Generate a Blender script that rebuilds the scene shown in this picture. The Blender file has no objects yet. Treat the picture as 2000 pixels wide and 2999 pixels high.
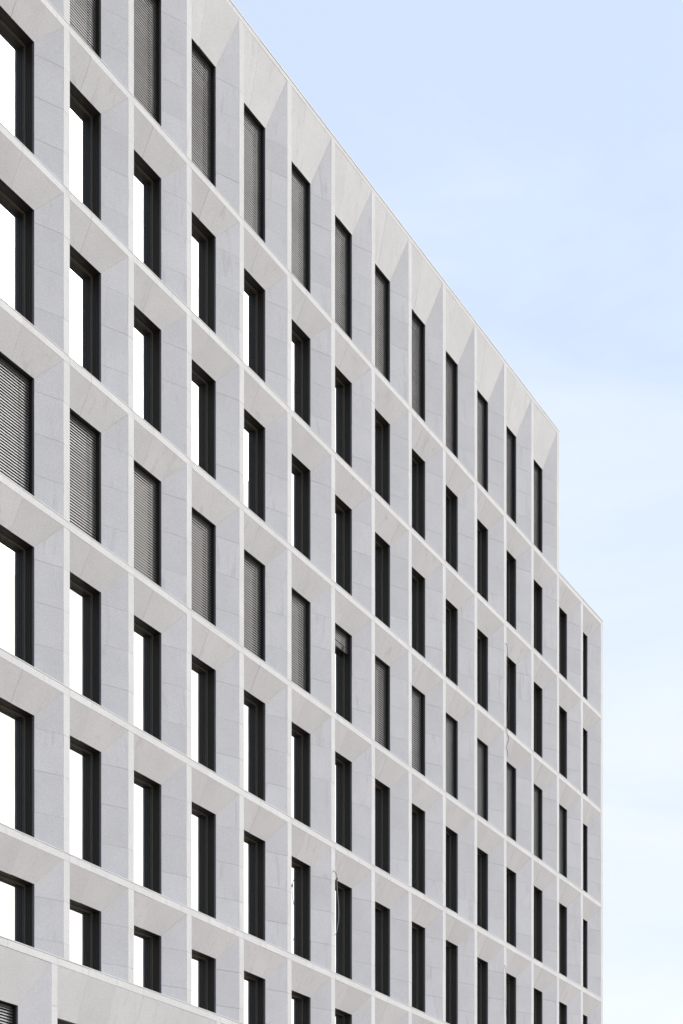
import bpy, bmesh, math, random
from mathutils import Vector, Matrix
random.seed(7); rnd = random.Random(11)
S = bpy.context.scene
col = S.collection
R = math.radians

# ------------------------------------------------------------- camera
EYE = 1.65
cam_d = bpy.data.cameras.new('camera')
cam = bpy.data.objects.new('camera', cam_d); col.objects.link(cam)
cam.location = (0, 0, EYE); cam.rotation_euler = (R(90), 0, 0)
cam_d.sensor_fit = 'VERTICAL'; cam_d.sensor_height = 36.0; cam_d.sensor_width = 24.0
cam_d.lens = 5400 / 2999 * 36
cam_d.shift_y = (4118.94 - 1499.5) / 2999
cam_d.clip_start = 0.1; cam_d.clip_end = 5000
S.camera = cam

# ------------------------------------------------------------- sky and sun
SUN_EL, SUN_AZ = R(34), R(66)            # azimuth from +Y towards +X
W = bpy.data.worlds.new('World'); S.world = W; W.use_nodes = True
nt = W.node_tree; nt.nodes.clear()
def N(t, **k):
    n = nt.nodes.new(t)
    for a, b in k.items(): setattr(n, a, b)
    return n
L = lambda a, b: nt.links.new(a, b)
sky = N('ShaderNodeTexSky', sky_type='NISHITA', sun_disc=False)
sky.sun_elevation = SUN_EL; sky.sun_rotation = SUN_AZ
sky.altitude = 100; sky.air_density = 1.0; sky.dust_density = 0.6; sky.ozone_density = 1.6
bg1 = N('ShaderNodeBackground'); bg1.inputs[1].default_value = 0.13
L(sky.outputs[0], bg1.inputs[0])
tc = N('ShaderNodeTexCoord')
mp = N('ShaderNodeMapping'); mp.inputs['Scale'].default_value = (1.0, 1.0, 3.2); mp.inputs['Rotation'].default_value = (R(12), 0, R(25))
L(tc.outputs['Generated'], mp.inputs[0])
n1 = N('ShaderNodeTexNoise'); n1.inputs['Scale'].default_value = 4.5; n1.inputs['Detail'].default_value = 6; n1.inputs['Roughness'].default_value = 0.58
n1.inputs['Distortion'].default_value = 0.6
L(mp.outputs[0], n1.inputs['Vector'])
# thin high cloud: thicker low down and round the veiled sun
sep = N('ShaderNodeSeparateXYZ'); L(tc.outputs['Generated'], sep.inputs[0])
low = N('ShaderNodeMapRange'); low.inputs[1].default_value = 0.60; low.inputs[2].default_value = 0.20
low.inputs[3].default_value = -0.12; low.inputs[4].default_value = 0.85
L(sep.outputs['Z'], low.inputs[0])
sd = Vector((math.sin(SUN_AZ)*math.cos(SUN_EL), math.cos(SUN_AZ)*math.cos(SUN_EL), math.sin(SUN_EL)))
dot = N('ShaderNodeVectorMath', operation='DOT_PRODUCT'); L(tc.outputs['Generated'], dot.inputs[0]); dot.inputs[1].default_value = sd
halo = N('ShaderNodeMapRange', interpolation_type='SMOOTHSTEP'); halo.inputs[1].default_value = 0.72; halo.inputs[2].default_value = 0.96
halo.inputs[3].default_value = 0.0; halo.inputs[4].default_value = 1.0
L(dot.outputs['Value'], halo.inputs[0])
cl = N('ShaderNodeMapRange'); cl.inputs[1].default_value = 0.35; cl.inputs[2].default_value = 0.80; cl.inputs[3].default_value = -0.10; cl.inputs[4].default_value = 0.45
L(n1.outputs['Fac'], cl.inputs[0])
a1 = N('ShaderNodeMath', operation='ADD', use_clamp=True); L(cl.outputs[0], a1.inputs[0]); L(low.outputs[0], a1.inputs[1])
a2 = N('ShaderNodeMath', operation='ADD', use_clamp=True); L(a1.outputs[0], a2.inputs[0]); L(halo.outputs[0], a2.inputs[1])
cst = N('ShaderNodeMapRange'); cst.inputs[3].default_value = 1.0; cst.inputs[4].default_value = 2.6
L(halo.outputs[0], cst.inputs[0])
# veil colour: pale blue where the cloud is thinnest, white where it is thick, warmer round the sun
c1 = N('ShaderNodeMix', data_type='RGBA'); c1.inputs[6].default_value = (0.70, 0.825, 1.02, 1); c1.inputs[7].default_value = (0.90, 0.955, 1.01, 1)
L(a1.outputs[0], c1.inputs[0])
c2 = N('ShaderNodeMix', data_type='RGBA'); c2.inputs[7].default_value = (1.0, 0.975, 0.94, 1)
L(halo.outputs[0], c2.inputs[0]); L(c1.outputs[2], c2.inputs[6])
bg2 = N('ShaderNodeBackground'); L(c2.outputs[2], bg2.inputs[0])
L(cst.outputs[0], bg2.inputs[1])
wt = N('ShaderNodeMapRange'); wt.inputs[3].default_value = 0.88; wt.inputs[4].default_value = 1.0; L(a2.outputs[0], wt.inputs[0])
mx = N('ShaderNodeMixShader'); L(wt.outputs[0], mx.inputs[0]); L(bg1.outputs[0], mx.inputs[1]); L(bg2.outputs[0], mx.inputs[2])
wo = N('ShaderNodeOutputWorld'); L(mx.outputs[0], wo.inputs[0])

sun_d = bpy.data.lights.new('sun', 'SUN'); sun_d.energy = 0.75; sun_d.angle = R(20); sun_d.color = (1.0, 0.96, 0.9)
sun = bpy.data.objects.new('sun', sun_d); col.objects.link(sun)
sun.rotation_euler = (-sd).to_track_quat('-Z', 'Y').to_euler()
S.view_settings.view_transform = 'Standard'; S.view_settings.look = 'None'
S.view_settings.exposure = 0.06; S.view_settings.gamma = 1.0; S.view_settings.use_curve_mapping = False

# ------------------------------------------------------------- materials
def newmat(name):
    m = bpy.data.materials.new(name); m.use_nodes = True
    return m, m.node_tree, m.node_tree.nodes['Principled BSDF']
def stone(name, base, var=0.07):
    m, t, p = newmat(name)
    def n(ty, **k):
        x = t.nodes.new(ty)
        for a, b in k.items(): setattr(x, a, b)
        return x
    l = t.links.new
    geo = n('ShaderNodeNewGeometry'); oi = n('ShaderNodeObjectInfo')
    # one random number per stone slab
    ad = n('ShaderNodeMath', operation='MULTIPLY_ADD'); l(geo.outputs['Random Per Island'], ad.inputs[0]); ad.inputs[1].default_value = 13.7; l(oi.outputs['Random'], ad.inputs[2])
    wn = n('ShaderNodeTexWhiteNoise', noise_dimensions='1D'); l(ad.outputs[0], wn.inputs['W'])
    off = n('ShaderNodeVectorMath', operation='SCALE'); l(wn.outputs['Color'], off.inputs[0]); off.inputs['Scale'].default_value = 40
    vp = n('ShaderNodeVectorMath', operation='ADD'); l(geo.outputs['Position'], vp.inputs[0]); l(off.outputs[0], vp.inputs[1])
    # grain (two sizes)
    g1 = n('ShaderNodeTexNoise'); g1.inputs['Scale'].default_value = 42; g1.inputs['Detail'].default_value = 4; g1.inputs['Roughness'].default_value = 0.75; l(vp.outputs[0], g1.inputs['Vector'])
    # clouding
    g2 = n('ShaderNodeTexNoise'); g2.inputs['Scale'].default_value = 1.1; g2.inputs['Detail'].default_value = 5; l(vp.outputs[0], g2.inputs['Vector'])
    # drifting veins: a stretched, warped noise, only on some slabs
    mpn = n('ShaderNodeMapping'); mpn.inputs['Scale'].default_value = (3.0, 3.0, 0.55); l(vp.outputs[0], mpn.inputs[0]); l(wn.outputs['Color'], mpn.inputs['Rotation'])
    g3 = n('ShaderNodeTexNoise'); g3.inputs['Scale'].default_value = 1.6; g3.inputs['Detail'].default_value = 3; g3.inputs['Distortion'].default_value = 0.8; l(mpn.outputs[0], g3.inputs['Vector'])
    vr = n('ShaderNodeMapRange'); vr.inputs[1].default_value = 0.57; vr.inputs[2].default_value = 0.72; vr.inputs[3].default_value = 0.0; vr.inputs[4].default_value = 1.0; l(g3.outputs['Fac'], vr.inputs[0])
    sel = n('ShaderNodeMapRange'); sel.inputs[1].default_value = 0.25; sel.inputs[2].default_value = 0.75; l(wn.outputs['Value'], sel.inputs[0])
    vm = n('ShaderNodeMath', operation='MULTIPLY'); l(vr.outputs[0], vm.inputs[0]); l(sel.outputs[0], vm.inputs[1])
    # brightness factor
    def mr(src, lo, hi, a=0.3, b=0.7):
        x = n('ShaderNodeMapRange'); x.inputs[1].default_value = a; x.inputs[2].default_value = b
        x.inputs[3].default_value = lo; x.inputs[4].default_value = hi; l(src, x.inputs[0]); return x.outputs[0]
    f1 = mr(g1.outputs['Fac'], 0.84, 1.16); f2 = mr(g2.outputs['Fac'], 0.96, 1.04); f3 = mr(wn.outputs['Value'], 1-var, 1+var, 0, 1); f4 = mr(vm.outputs[0], 1.0, 0.88, 0, 1)
    def mul(a, b):
        x = n('ShaderNodeMath', operation='MULTIPLY'); l(a, x.inputs[0]); l(b, x.inputs[1]); return x.outputs[0]
    f = mul(mul(f1, f2), mul(f3, f4))
    sc = n('ShaderNodeVectorMath', operation='SCALE'); sc.inputs[0].default_value = base; l(f, sc.inputs['Scale'])
    l(sc.outputs[0], p.inputs['Base Color'])
    p.inputs['Roughness'].default_value = 0.75; p.inputs['Specular IOR Level'].default_value = 0.25
    bp = n('ShaderNodeBump'); bp.inputs['Strength'].default_value = 0.25; bp.inputs['Distance'].default_value = 0.004
    l(g1.outputs['Fac'], bp.inputs['Height']); l(bp.outputs[0], p.inputs['Normal'])
    return m
def metal(name, base, rough, met=0.0, spec=0.5):
    m, t, p = newmat(name)
    g = t.nodes.new('ShaderNodeTexNoise'); g.inputs['Scale'].default_value = 9; g.inputs['Detail'].default_value = 3
    ge = t.nodes.new('ShaderNodeNewGeometry'); t.links.new(ge.outputs['Position'], g.inputs['Vector'])
    r = t.nodes.new('ShaderNodeMapRange'); r.inputs[3].default_value = 0.85; r.inputs[4].default_value = 1.15; t.links.new(g.outputs['Fac'], r.inputs[0])
    s = t.nodes.new('ShaderNodeVectorMath'); s.operation = 'SCALE'; s.inputs[0].default_value = base; t.links.new(r.outputs[0], s.inputs['Scale'])
    t.links.new(s.outputs[0], p.inputs['Base Color'])
    p.inputs['Roughness'].default_value = rough; p.inputs['Metallic'].default_value = met; p.inputs['Specular IOR Level'].default_value = spec
    return m
M = {}
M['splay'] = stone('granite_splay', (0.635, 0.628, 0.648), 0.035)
M['face'] = stone('granite_face', (0.67, 0.665, 0.665), 0.025)
M['dark'] = metal('dark_frame', (0.010, 0.009, 0.008), 0.5)
M['rib'] = metal('frame_rib', (0.014, 0.012, 0.010), 0.5)
M['bead'] = metal('glazing_bead', (0.085, 0.075, 0.062), 0.5)
M['trim'] = metal('edge_trim', (0.11, 0.115, 0.14), 0.35)
M['slat'] = metal('slat_aluminium', (0.25, 0.25, 0.255), 0.34, 0.5)
M['crown'] = stone('granite_crown', (0.655, 0.65, 0.65), 0.025)
M['core'] = metal('core_lining', (0.03, 0.03, 0.03), 0.9)
M['cap'] = metal('cap_metal', (0.60, 0.60, 0.60), 0.5)
M['roof'] = metal('roof_gravel', (0.22, 0.21, 0.20), 0.95)
M['cable_dark'] = metal('cable_dark', (0.06, 0.06, 0.065), 0.5)
M['cable_grey'] = metal('cable_grey', (0.30, 0.30, 0.29), 0.4)
def glass_mat():
    m = bpy.data.materials.new('coated_glass'); m.use_nodes = True; t = m.node_tree; t.nodes.clear()
    o = t.nodes.new('ShaderNodeOutputMaterial'); d = t.nodes.new('ShaderNodeBsdfDiffuse'); d.inputs[0].default_value = (0.018, 0.020, 0.021, 1)
    g = t.nodes.new('ShaderNodeBsdfGlossy'); g.inputs['Color'].default_value = (0.98, 0.98, 0.97, 1); g.inputs['Roughness'].default_value = 0.0
    lw = t.nodes.new('ShaderNodeFresnel'); lw.inputs[0].default_value = 1.5
    r = t.nodes.new('ShaderNodeMapRange'); r.inputs[3].default_value = 0.5; r.inputs[4].default_value = 1.0
    x = t.nodes.new('ShaderNodeMixShader')
    t.links.new(lw.outputs[0], r.inputs[0]); t.links.new(r.outputs[0], x.inputs[0]); t.links.new(d.outputs[0], x.inputs[1]); t.links.new(g.outputs[0], x.inputs[2]); t.links.new(x.outputs[0], o.inputs[0])
    # float-glass waviness
    nz = t.nodes.new('ShaderNodeTexNoise'); nz.inputs['Scale'].default_value = 0.9; ge = t.nodes.new('ShaderNodeNewGeometry')
    b = t.nodes.new('ShaderNodeBump'); b.inputs['Strength'].default_value = 0.25; b.inputs['Distance'].default_value = 0.01
    t.links.new(ge.outputs['Position'], nz.inputs['Vector']); t.links.new(nz.outputs['Fac'], b.inputs['Height']); t.links.new(b.outputs[0], g.inputs['Normal'])
    return m
M['glass'] = glass_mat()
def ground_mat():
    m, t, p = newmat('paving')
    tcn = t.nodes.new('ShaderNodeTexCoord'); b = t.nodes.new('ShaderNodeTexBrick'); b.inputs['Scale'].default_value = 1.0
    b.inputs['Color1'].default_value = (0.50, 0.42, 0.32, 1); b.inputs['Color2'].default_value = (0.56, 0.47, 0.36, 1); b.inputs['Mortar'].default_value = (0.2, 0.19, 0.17, 1)
    b.inputs['Mortar Size'].default_value = 0.008
    t.links.new(tcn.outputs['Object'], b.inputs['Vector']); t.links.new(b.outputs['Color'], p.inputs['Base Color']); p.inputs['Roughness'].default_value = 0.85
    return m
M['ground'] = ground_mat()

# ------------------------------------------------------------- mesh builder
class MB:
    def __init__(s): s.v = []; s.f = []; s.m = []; s.mats = []
    def slot(s, m):
        if m not in s.mats: s.mats.append(m)
        return s.mats.index(m)
    def prism(s, poly, dvec, m):
        k = s.slot(m); n = len(poly); b = len(s.v); d = Vector(dvec)
        s.v += [tuple(p) for p in poly] + [tuple(Vector(p) + d) for p in poly]
        s.f.append(list(range(b, b+n))); s.m.append(k)
        s.f.append(list(range(b+2*n-1, b+n-1, -1))); s.m.append(k)
        for i in range(n):
            j = (i+1) % n
            s.f.append([b+i, b+n+i, b+n+j, b+j]); s.m.append(k)
    def box(s, x0, x1, y0, y1, z0, z1, m):
        s.prism([(x0, y0, z0), (x1, y0, z0), (x1, y0, z1), (x0, y0, z1)], (0, y1-y0, 0), m)
    def slab(s, poly, th, m, gap=0.002):
        n_ = len(poly); gp = list(gap) if isinstance(gap, (tuple, list)) else [gap]*n_   # gap of edge i -> i+1
        P = [Vector(p) for p in poly]; n = len(P)
        nrm = (P[1]-P[0]).cross(P[2]-P[1]).normalized()
        if nrm.y > 0: nrm = -nrm            # outward is -y
        if abs(nrm.y) < 1e-6: pass
        c = sum(P, Vector())/n; out = []
        gp = [q_*rnd.choice((0.6, 0.8, 1.0, 1.0, 1.5, 2.0)) for q_ in gp]
        jt = Vector((rnd.uniform(-.003, .003), 0, rnd.uniform(-.003, .003))); jo = rnd.uniform(-.0012, .0012)
        for i in range(n):                   # inset every edge by gap
            a, b_, d = P[i-1], P[i], P[(i+1) % n]
            e1 = (b_-a).normalized(); e2 = (d-b_).normalized()
            i1 = nrm.cross(e1); i2 = nrm.cross(e2)
            if i1.dot(c-b_) < 0: i1 = -i1
            if i2.dot(c-b_) < 0: i2 = -i2
            ga, gb = gp[i-1], gp[i]; cc = i1.dot(i2); den = 1 - cc*cc
            out.append(b_ + i1*((ga-gb*cc)/den) + i2*((gb-ga*cc)/den))
        out = [q_ + nrm*(jo + (q_-c).dot(jt)) for q_ in out]
        s.prism(out, -nrm*th, m)
    def tube(s, pts, r, m, seg=8):
        k = s.slot(m); P = [Vector(p) for p in pts]; b = len(s.v)
        for i, p in enumerate(P):
            t = (P[min(i+1, len(P)-1)]-P[max(i-1, 0)]).normalized()
            u = t.cross(Vector((0.3, 1, 0.2))).normalized(); w = t.cross(u)
            for q in range(seg):
                a = 2*math.pi*q/seg; s.v.append(tuple(p + (u*math.cos(a)+w*math.sin(a))*r))
        for i in range(len(P)-1):
            for q in range(seg):
                q2 = (q+1) % seg
                s.f.append([b+i*seg+q, b+i*seg+q2, b+(i+1)*seg+q2, b+(i+1)*seg+q]); s.m.append(k)
        s.f.append([b+q for q in range(seg)][::-1]); s.m.append(k)
        s.f.append([b+(len(P)-1)*seg+q for q in range(seg)]); s.m.append(k)
    def mesh(s, name, smooth=False):
        me = bpy.data.meshes.new(name); me.from_pydata(s.v, [], s.f)
        for m in s.mats: me.materials.append(M[m])
        me.polygons.foreach_set('material_index', s.m)
        bm = bmesh.new(); bm.from_mesh(me); bmesh.ops.recalc_face_normals(bm, faces=bm.faces); bm.to_mesh(me); bm.free()
        if smooth:
            for p in me.polygons: p.use_smooth = True
        return me
    def build(s, name, parent=None, loc=(0, 0, 0), smooth=False): return link(name, s.mesh(name, smooth), parent, loc)
def link(name, me, parent=None, loc=(0, 0, 0)):
    o = bpy.data.objects.new(name, me); col.objects.link(o); o.parent = parent; o.location = loc
    return o

# ------------------------------------------------------------- ground
g = MB(); g.prism([(-2500, -2500, 0), (2500, -2500, 0), (2500, 2500, 0), (-2500, 2500, 0)], (0, 0, -0.5), 'ground')
go = g.build('ground'); go['kind'] = 'structure'

# ------------------------------------------------------------- the building (local x along the front, y into it)
TH = 0.48094
bld = bpy.data.objects.new('office_building', None); col.objects.link(bld)
bld.location = (-1.63839*3.6, 11.11993*3.6, 0); bld.rotation_euler = (0, 0, math.pi/2 - TH)
bld['label'] = 'pale grey granite office block with a grid of splayed bays and dark framed windows'
bld['category'] = 'office building'

H = 3.6; PW = 2.4733; MW = 0.229; DEP = 0.311; A = 0.630; B = 0.648; BH = 0.190; GD = 0.256
OPEN = PW - MW - A                        # opening width
Z1 = 29.811 + EYE                         # underside of the uppermost storey band
BZ = [Z1 - H*k for k in range(6)]         # undersides of bands 1..6
Z7 = 9.49 + EYE; PK7 = Z7 - 0.003
ZTOP = 34.945 + EYE; ROOF = 35.10 + EYE
C0, C1, CTOP = -3, 13, 11                 # columns built; last column of the top storey
LEFT = C0*PW - MW
def right_face(c): return (c+1)*PW - MW if c < C1 else 34.113      # left edge of the pilaster right of column c
END = 34.337

def jamb_mesh(w, h):                      # metal lining; origin at the lower left corner of the opening
    b = MB(); y0 = DEP; y1 = DEP + GD; t = 0.045
    # right and left linings in steps, front to back
    for sx in (1, -1):
        X = lambda x: (w + x if sx > 0 else -x)
        def bx(xa, xb, ya, yb, m, z0=0, z1=h):
            p, q = sorted((X(xa), X(xb))); b.box(p, q, ya, yb, z0, z1, m)
        bx(0.0, t, y0 - 0.004, y0 + 0.045, 'trim')
        bx(0.004, t, y0 + 0.045, y0 + 0.100, 'dark')
        bx(-0.003, t, y0 + 0.100, y0 + 0.118, 'rib')
        bx(0.004, t, y0 + 0.118, y0 + 0.158, 'dark')
        bx(-0.003, t, y0 + 0.158, y0 + 0.176, 'rib')
        bx(0.002, t, y0 + 0.176, y0 + 0.226, 'dark')
        bx(-0.022, t, y0 + 0.226, y1 - 0.004, 'bead', 0.02, h - 0.02)
    b.box(-t, w + t, y0 - 0.002, y0 + 0.090, h, h + t, 'dark')
    b.box(-t, w + t, y0 + 0.090, y0 + 0.226, h + 0.006, h + t, 'rib')
    b.box(-t, w + t, y0 + 0.226, y1 - 0.004, h - 0.022, h + t, 'bead')
    b.box(-t, w + t, y0 + 0.02, y1 + 0.02, -0.04, 0.004, 'dark')
    b.box(0.0, w, y0 + 0.226, y1 - 0.004, 0.004, 0.03, 'bead')
    # back pan round the glass
    b.box(-t, -0.001, y1 - 0.004, y1 + 0.03, -0.02, h + t, 'dark'); b.box(w + 0.001, w + t, y1 - 0.004, y1 + 0.03, -0.02, h + t, 'dark')
    return b.mesh('window')
def pane_mesh(w, h):
    b = MB(); y = DEP + GD; b.box(0, w, y, y + 0.024, 0, h, 'glass'); return b.mesh('pane')
def slat(b, x0, x1, yc, zc, tilt, width=0.055, m='slat'):
    k = b.slot(m); n = 5; base = len(b.v)
    for x in (x0, x1):
        for i in range(n+1):
            u = (i/n - 0.5)*width; bow = 0.007*(1 - (2*u/width)**2)
            y = yc + u*math.cos(tilt) - bow*math.sin(tilt); z = zc + u*math.sin(tilt) + bow*math.cos(tilt)
            b.v.append((x, y, z))
    for i in range(n):
        b.f.append([base+i, base+i+1, base+n+2+i, base+n+1+i]); b.m.append(k)
def blind_mesh(w, h, drop=None):
    b = MB(); yc = DEP + 0.138; pitch = 0.0645; tilt = R(64 + rnd.uniform(-2.5, 2.5))
    x0, x1 = 0.02, w - 0.012
    top = h - 0.075
    b.box(x0, x1, yc - 0.03, yc + 0.03, h - 0.07, h - 0.008, 'dark')
    if drop is None:
        z = top
        while z > 0.05: slat(b, x0, x1, yc, z + rnd.uniform(-.0015, .0015), tilt + R(rnd.uniform(-2, 2))); z -= pitch
        zb = z + pitch*0.4
        b.box(x0, x1, yc - 0.03, yc + 0.03, max(zb - 0.02, 0.006), max(zb, 0.03), 'slat')
    else:
        z = top
        for i in range(5): slat(b, x0, x1, yc, z, tilt); z -= 0.056
        z -= 0.005
        for i in range(12): slat(b, x0, x1, yc, z, R(38), 0.03); z -= 0.0125
        b.box(x0, x1, yc - 0.02, yc + 0.02, z - 0.012, z + 0.004, 'rib'); zb = z
        for f in (0.13, 0.80): b.box(w*f, w*f + 0.05, yc - 0.05, yc - 0.036, z + 0.01, z + 0.14, 'dark')
    for f in (0.34, 0.80) if drop is None else (0.12, 0.78):
        b.box(w*f, w*f + 0.007, yc - 0.040, yc - 0.034, zb, h - 0.01, 'dark')
    return b.mesh('blind')
def reveal_mesh(w, aw, zt, zw, z0, joints, sj, pitch_w, B_=None):
    """Splayed stone round one opening. w opening, aw reveal width, zt cell top, zw opening top, z0 bottom (absolute z)."""
    b = MB(); X = w + aw; th = 0.03
    xs = [0.0] + sj + [None]
    k = (zt - zw)
    # head slabs
    hs = 'crown' if 1.3 < zt - zw < 1.7 else 'splay'
    for i in range(len(sj)+1):
        a0 = xs[i]
        if i < len(sj):
            a1 = xs[i+1]; poly = [(a0, 0, zt), (a1, 0, zt), (a1, DEP, zw), (a0, DEP, zw)]; gg = (0.003, 0.0018, 0.0, 0.0018 if i else 0.0)
        else: poly = [(a0, 0, zt), (X, 0, zt), (w, DEP, zw), (a0, DEP, zw)]; gg = (0.003, 0.0004, 0.0, 0.0018)
        b.slab(poly, th, hs, gg)
    zs = [j for j in joints if z0 < j < zw]
    prev = None
    for i in range(len(zs)+1):
        hi = (zw, zt) if i == 0 else (zs[i-1], zs[i-1])
        lo = zs[i] if i < len(zs) else z0
        b.slab([(w, DEP, hi[0]), (X, 0, hi[1]), (X, 0, lo), (w, DEP, lo)], th, 'splay', (0.0004 if i == 0 else 0.0018, 0.0035, 0.0018, 0.0))
    # square left side (the flank of the next pilaster)
    edges = [zt] + zs + [z0]
    for i in range(len(edges)-1):
        b.box(-0.03, -0.001, 0.012, DEP, edges[i+1] + 0.004, edges[i] - 0.004, 'splay')
    # dark backing so that the joints read dark
    b.prism([(0, 0.05, zt), (X, 0.05, zt), (w, DEP + 0.05, zw), (0, DEP + 0.05, zw)], (0, 0.01, 0), 'core')
    b.prism([(w, DEP + 0.05, zw), (X, 0.05, zt), (X, 0.05, z0), (w, DEP + 0.05, z0)], (0, 0.01, 0), 'core')
    return b.mesh('reveal')

cache = {}
def get(kind, *a):
    key = (kind,) + a
    if key not in cache: cache[key] = {'jamb': jamb_mesh, 'pane': pane_mesh, 'blind': blind_mesh}[kind](*a)
    return cache[key]
def get_reveal(w, aw, dzt, dzw, joints, sj):
    key = ('rev', w, aw, dzt, dzw, joints, sj)
    return reveal_mesh(w, aw, dzt, dzw, 0.0, list(joints), list(sj), None)   # every surround has its own joints

def window(x, z0, w, aw, zt, zw, joints, sj, blind=None, parent=bld):
    r4 = lambda v: round(v, 4)
    o = link('window', get('jamb', r4(w), r4(zw - z0)), parent, (x, 0, z0))
    link('pane', get('pane', r4(w), r4(zw - z0)), o)
    link('reveal', get_reveal(r4(w), r4(aw), r4(zt - z0), r4(zw - z0), tuple(r4(j - z0) for j in joints), tuple(sj)), o)
    if blind == 'full': link('blind', blind_mesh(r4(w), r4(zw - z0)), o)
    if blind == 'part': link('blind', get('blind', r4(w), r4(zw - z0), 0.5), o)
    return o

SJ = (0.81,)
TOPJ = [33.15 + EYE - 0.787*i for i in range(4)]
rows = []                                 # (zt, z0, joints)
for r in range(6):                        # under bands 1..6
    zt = BZ[r]; z0 = (BZ[r+1] if r < 5 else Z7) + BH
    rows.append((zt, z0, [zt - 0.9*i for i in (1, 2, 3)]))
stash = []
for r, (zt, z0, js) in enumerate(rows):
    for c in range(C0, C1+1):
        x = c*PW; rf = right_face(c); w = rf - x - A
        bl = None
        if r == 2: bl = 'part' if c == 5 else 'full'
        o = window(x, z0, w, A, zt, zt - B, js, SJ, bl)
        if c < -1: stash.append(o)
for c in range(C0, CTOP+1):
    x = c*PW; rf = right_face(c); w = rf - x - A
    o = window(x, Z1 + BH, w, A, ZTOP - 0.003, 33.395 + EYE, TOPJ, SJ, 'full')
    if c < 0: stash.append(o)

# lower, wide bays
BIGP = 6.75; big0 = -0.446
BW = 0.213
k = -1; edges = []
xs = [big0 + BIGP*i for i in range(-1, 6)]
for i, x in enumerate(xs):
    if x < LEFT: x0 = LEFT + 0.0
    else: x0 = x
    x1 = (xs[i+1] if i+1 < len(xs) else END) - BW
    if x1 > END: x1 = END - BW
    w = x1 - x0 - 0.765
    nj = max(1, int(round((x1 - x0)/1.11)) - 1)
    sj = tuple(round(1.138 + 1.09*q, 3) for q in range(6) if 1.138 + 1.09*q < w - 0.3)
    if x < LEFT: sj = tuple(round((-2.156 - x0) - 1.09*q, 3) for q in range(2, -1, -1) if (-2.156 - x0) - 1.09*q > 0.3)
    o = window(x0, 5.4, w, 0.765, PK7, 8.452 + EYE, [PK7 - 0.72*q - 0.9 for q in range(0, 6)], sj, 'full' if i == 0 else None)
    edges.append((x1, x1 + BW))
    # ground floor opening below it
    o2 = window(x0, 0.5, w, 0.765, 5.2, 4.4, [4.0, 3.1, 2.2, 1.3], sj, None); stash.append(o2)
    if i > 1: stash.append(o)

# windows outside the picture: merged into one mesh
bm = bmesh.new(); mats = []; idx = {}
for o in stash:
    for ch in [o] + list(o.children):
        b2 = bmesh.new(); b2.from_mesh(ch.data)
        off = o.location
        for v in b2.verts: v.co += off
        remap = []
        for m in ch.data.materials:
            if m.name not in idx: idx[m.name] = len(mats); mats.append(m)
            remap.append(idx[m.name])
        for f in b2.faces: f.material_index = remap[f.material_index]
        tmp = bpy.data.meshes.new('tmp'); b2.to_mesh(tmp); b2.free(); bm.from_mesh(tmp); bpy.data.meshes.remove(tmp)
me = bpy.data.meshes.new('window_rows'); bm.to_mesh(me); bm.free()
for m in mats: me.materials.append(m)
for o in stash:
    for ch in list(o.children): bpy.data.objects.remove(ch)
    bpy.data.objects.remove(o)
rest = link('window_rows', me, bld); rest['kind'] = 'stuff'

# pilasters: face slabs with joints, one mesh per pilaster
def pil_segment(b, x0, x1, z0, z1, joints):
    js = sorted([j for j in joints if z0 + 0.05 < j < z1 - 0.05], reverse=True)
    e = [z1] + js + [z0]
    for i in range(len(e)-1):
        b.slab([(x0, 0, e[i]), (x1, 0, e[i]), (x1, 0, e[i+1]), (x0, 0, e[i+1])], 0.04, 'crown' if z1 == ZTOP and i == 0 else 'face', 0.0018)
    b.box(x0 + 0.01, x1 - 0.006, 0.045, DEP + 0.2, z0, z1, 'core')
for c in range(C0-1, C1+1):
    b = MB()
    if c == C1: x0, x1 = 34.113, END
    else: x0, x1 = (c+1)*PW - MW, (c+1)*PW
    if c <= CTOP: pil_segment(b, x0, x1, Z1 + BH, ZTOP, TOPJ)
    for r, (zt, z0, js) in enumerate(rows):
        pil_segment(b, x0, x1, z0 if c < C1 else (z0 - BH), zt, js)
    if c == C1: pil_segment(b, x0, x1, 0.3, Z7, [Z7 - 0.9*i for i in range(1, 12)])
    b.build('pilaster', bld)
for (x0, x1) in edges[:-1]:
    b = MB(); pil_segment(b, x0, x1, 0.3, Z7, [Z7 - 0.9*i for i in range(1, 12)]); b.build('pilaster', bld)

# storey bands
def band(z, xa, xb, cuts, name='string_course', h=BH):
    b = MB(); cs = [xa] + [c for c in cuts if xa + 0.05 < c < xb - 0.05] + [xb]; cs.sort()
    for i in range(len(cs)-1):
        b.slab([(cs[i], 0, z), (cs[i+1], 0, z), (cs[i+1], 0, z + h - 0.03), (cs[i], 0, z + h - 0.03)], 0.04, 'face', 0.002)
        b.box(cs[i] + 0.001, cs[i+1] - 0.001, -0.004, DEP + 0.03, z + h - 0.024, z + h - 0.001, 'face')
    b.box(xa, xb, 0.045, DEP + 0.25, z + 0.012, z + h - 0.03, 'core')
    return b.build(name, bld)
std = []
for c in range(C0-1, C1+1): std += [c*PW, c*PW + 0.81]
for r in range(6): band(BZ[r], LEFT, 34.113 if r else END, std)
band(Z7, LEFT, 34.113, [-2.156, -0.446, 0.692, 1.793, 2.873, 3.977, 5.279] + [6.3 + 1.12*i for i in range(30)] + [-3.25, -4.35])
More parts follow.
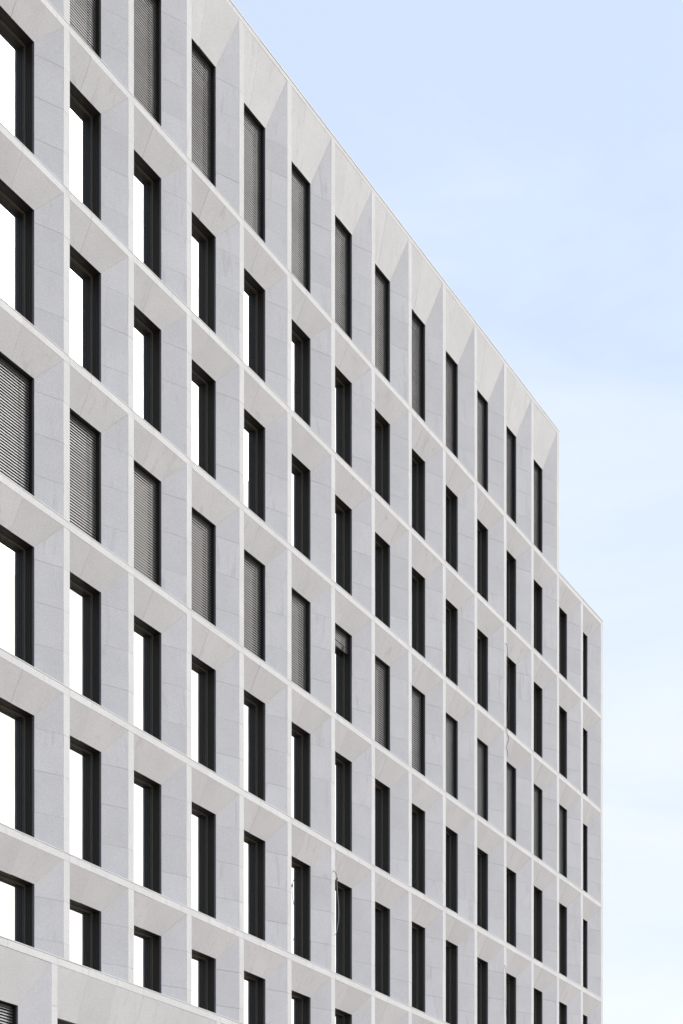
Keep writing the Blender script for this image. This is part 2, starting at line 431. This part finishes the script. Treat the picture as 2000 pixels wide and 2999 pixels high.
# roof coping of the tall part
TE = (CTOP+1)*PW
b = MB(); cs = [LEFT] + [c*PW + 0.81 for c in range(C0, CTOP+1)] + [TE]
for i in range(len(cs)-1):
    b.slab([(cs[i], 0, ZTOP), (cs[i+1], 0, ZTOP), (cs[i+1], 0, ROOF - 0.03), (cs[i], 0, ROOF - 0.03)], 0.05, 'crown', 0.002)
b.box(LEFT, TE, 0.055, 0.5, ZTOP + 0.01, ROOF - 0.03, 'core')
for i in range(len(cs)-1): b.box(cs[i] + 0.003, cs[i+1] + (0.012 if i == len(cs)-2 else -0.003), -0.012, 0.55, ROOF - 0.026, ROOF + rnd.uniform(0, .003), 'cap')
b.build('coping', bld)
b = MB(); b.box((CTOP+1)*PW + 0.02, END + 0.015, -0.012, 0.5, Z1 + BH + 0.002, Z1 + BH + 0.024, 'cap'); b.build('coping', bld)

# core, flank walls, roofs and rear
b = MB(); DP = 16.0
b.box(LEFT + 0.05, TE - 0.05, 0.75, DP - 0.3, 0.1, ZTOP - 0.2, 'core')
b.box(TE - 0.05, END - 0.05, 0.75, DP - 0.3, 0.1, Z1 - 0.05, 'core')
b.build('inner_wall', bld)
b = MB()
for z0, z1, x in ([(0.0, Z1 + BH - 0.01, END)] + [(Z1 + BH + 0.01, ROOF - 0.03, TE)]):
    nz = max(1, int(round((z1 - z0)/0.9)))
    for i in range(nz):
        za = z0 + (z1-z0)*i/nz + 0.004; zb = z0 + (z1-z0)*(i+1)/nz - 0.004
        for q in range(8):
            ya = 0.012 + (DP - 0.012)*q/8 + 0.004; yb = 0.012 + (DP-0.012)*(q+1)/8 - 0.004
            b.box(x - 0.03, x + 0.0, max(ya, 0.045), yb, za, zb, 'splay')
b.box(LEFT, LEFT + 0.03, 0.045, DP, 0, ROOF - 0.03, 'splay')
b.box(LEFT + 0.03, TE - 0.03, DP - 0.04, DP, 0, ROOF - 0.03, 'splay')
b.box(TE - 0.03, END - 0.03, DP - 0.04, DP, 0, Z1 + BH, 'splay')
b.build('flank_wall', bld)
b = MB()
b.box(LEFT + 0.03, TE - 0.03, 0.5, DP - 0.04, ZTOP - 0.1, ZTOP + 0.02, 'roof')
b.box(TE + 0.001, END - 0.03, 0.35, DP - 0.04, Z1 + 0.05, Z1 + 0.15, 'roof')
b.build('roof', bld)
b = MB()
b.box(LEFT, 34.113, 0.002, DEP + 0.2, 0.0, 0.298, 'face')
for z in (5.2,): b.box(LEFT, 34.113, 0.002, DEP + 0.2, z + 0.004, 5.396, 'face')
b.build('plinth', bld)

# ------------------------------------------------------------- loose cables
def smooth(pts, n=6):
    P = [Vector(p) for p in pts]; out = []
    for i in range(len(P)-1):
        p0, p1, p2, p3 = P[max(i-1, 0)], P[i], P[i+1], P[min(i+2, len(P)-1)]
        for q in range(n):
            t = q/n
            out.append(0.5*((2*p1) + (p2-p0)*t + (2*p0-5*p1+4*p2-p3)*t*t + (3*p1-p0-3*p2+p3)*t**3))
    out.append(P[-1]); return out
Mw = Matrix.Translation(bld.location) @ Matrix.Rotation(math.pi/2 - TH, 4, 'Z')
def cable(pts, label, split=None, knot=None, r=0.008):
    w = [Mw @ Vector(p) for p in pts]; o0 = w[0].copy()
    loc = [p - o0 for p in smooth(w)]
    b = MB()
    if split is None: b.tube(loc, r, 'cable_dark')
    else:
        s = split*6
        b.tube(loc[:s+1], r, 'cable_dark'); b.tube(loc[s:], r, 'cable_grey')
        kn = loc[s]; b.tube([kn + Vector((0, 0, 0.035)), kn, kn - Vector((0, 0, 0.035))], 0.02, 'cable_dark')
        u = Vector((math.sin(TH), math.cos(TH), 0)); b.tube([kn - u*0.04, kn + u*0.04], 0.008, 'cable_dark')
    o = b.build('cable', None, tuple(o0), True)
    o['label'] = label; o['category'] = 'cable'; o['group'] = 'loose cables hanging from the facade'
cable([(12.246, 0, 16.438), (12.234, -0.07, 16.381), (12.225, -0.12, 16.292), (12.211, -0.14, 16.181), (12.214, -0.14, 16.046), (12.232, -0.14, 15.858), (12.302, -0.13, 15.653), (12.356, -0.12, 15.475), (12.356, -0.12, 15.154), (12.33, -0.11, 14.956), (12.263, -0.1, 14.749), (12.162, -0.09, 14.615)],
      'grey cable with a black knot, bowing out in front of a dark window', 3, True)
cable([(24.65, 0.002, 27.264), (24.646, -0.04, 27.214), (24.664, -0.06, 27.104), (24.654, -0.07, 26.638), (24.638, -0.06, 25.918), (24.705, -0.06, 25.635), (24.747, -0.07, 25.289), (24.742, -0.05, 24.932), (24.697, -0.03, 24.46), (24.713, -0.04, 24.259), (24.796, -0.05, 24.105), (24.737, -0.03, 23.91), (24.67, -0.03, 23.761), (24.74, -0.04, 23.627), (24.766, -0.04, 23.472)],
      'long wavy dark cable, highest of the three, hanging down across a storey band')
cable([(24.543, 0.002, 16.436), (24.553, -0.04, 16.352), (24.558, -0.06, 16.085), (24.544, -0.06, 15.163), (24.609, -0.05, 14.471), (24.579, -0.04, 13.639), (24.633, -0.04, 12.83)],
      'nearly straight dark cable beside a pilaster, lowest of the three on the right')
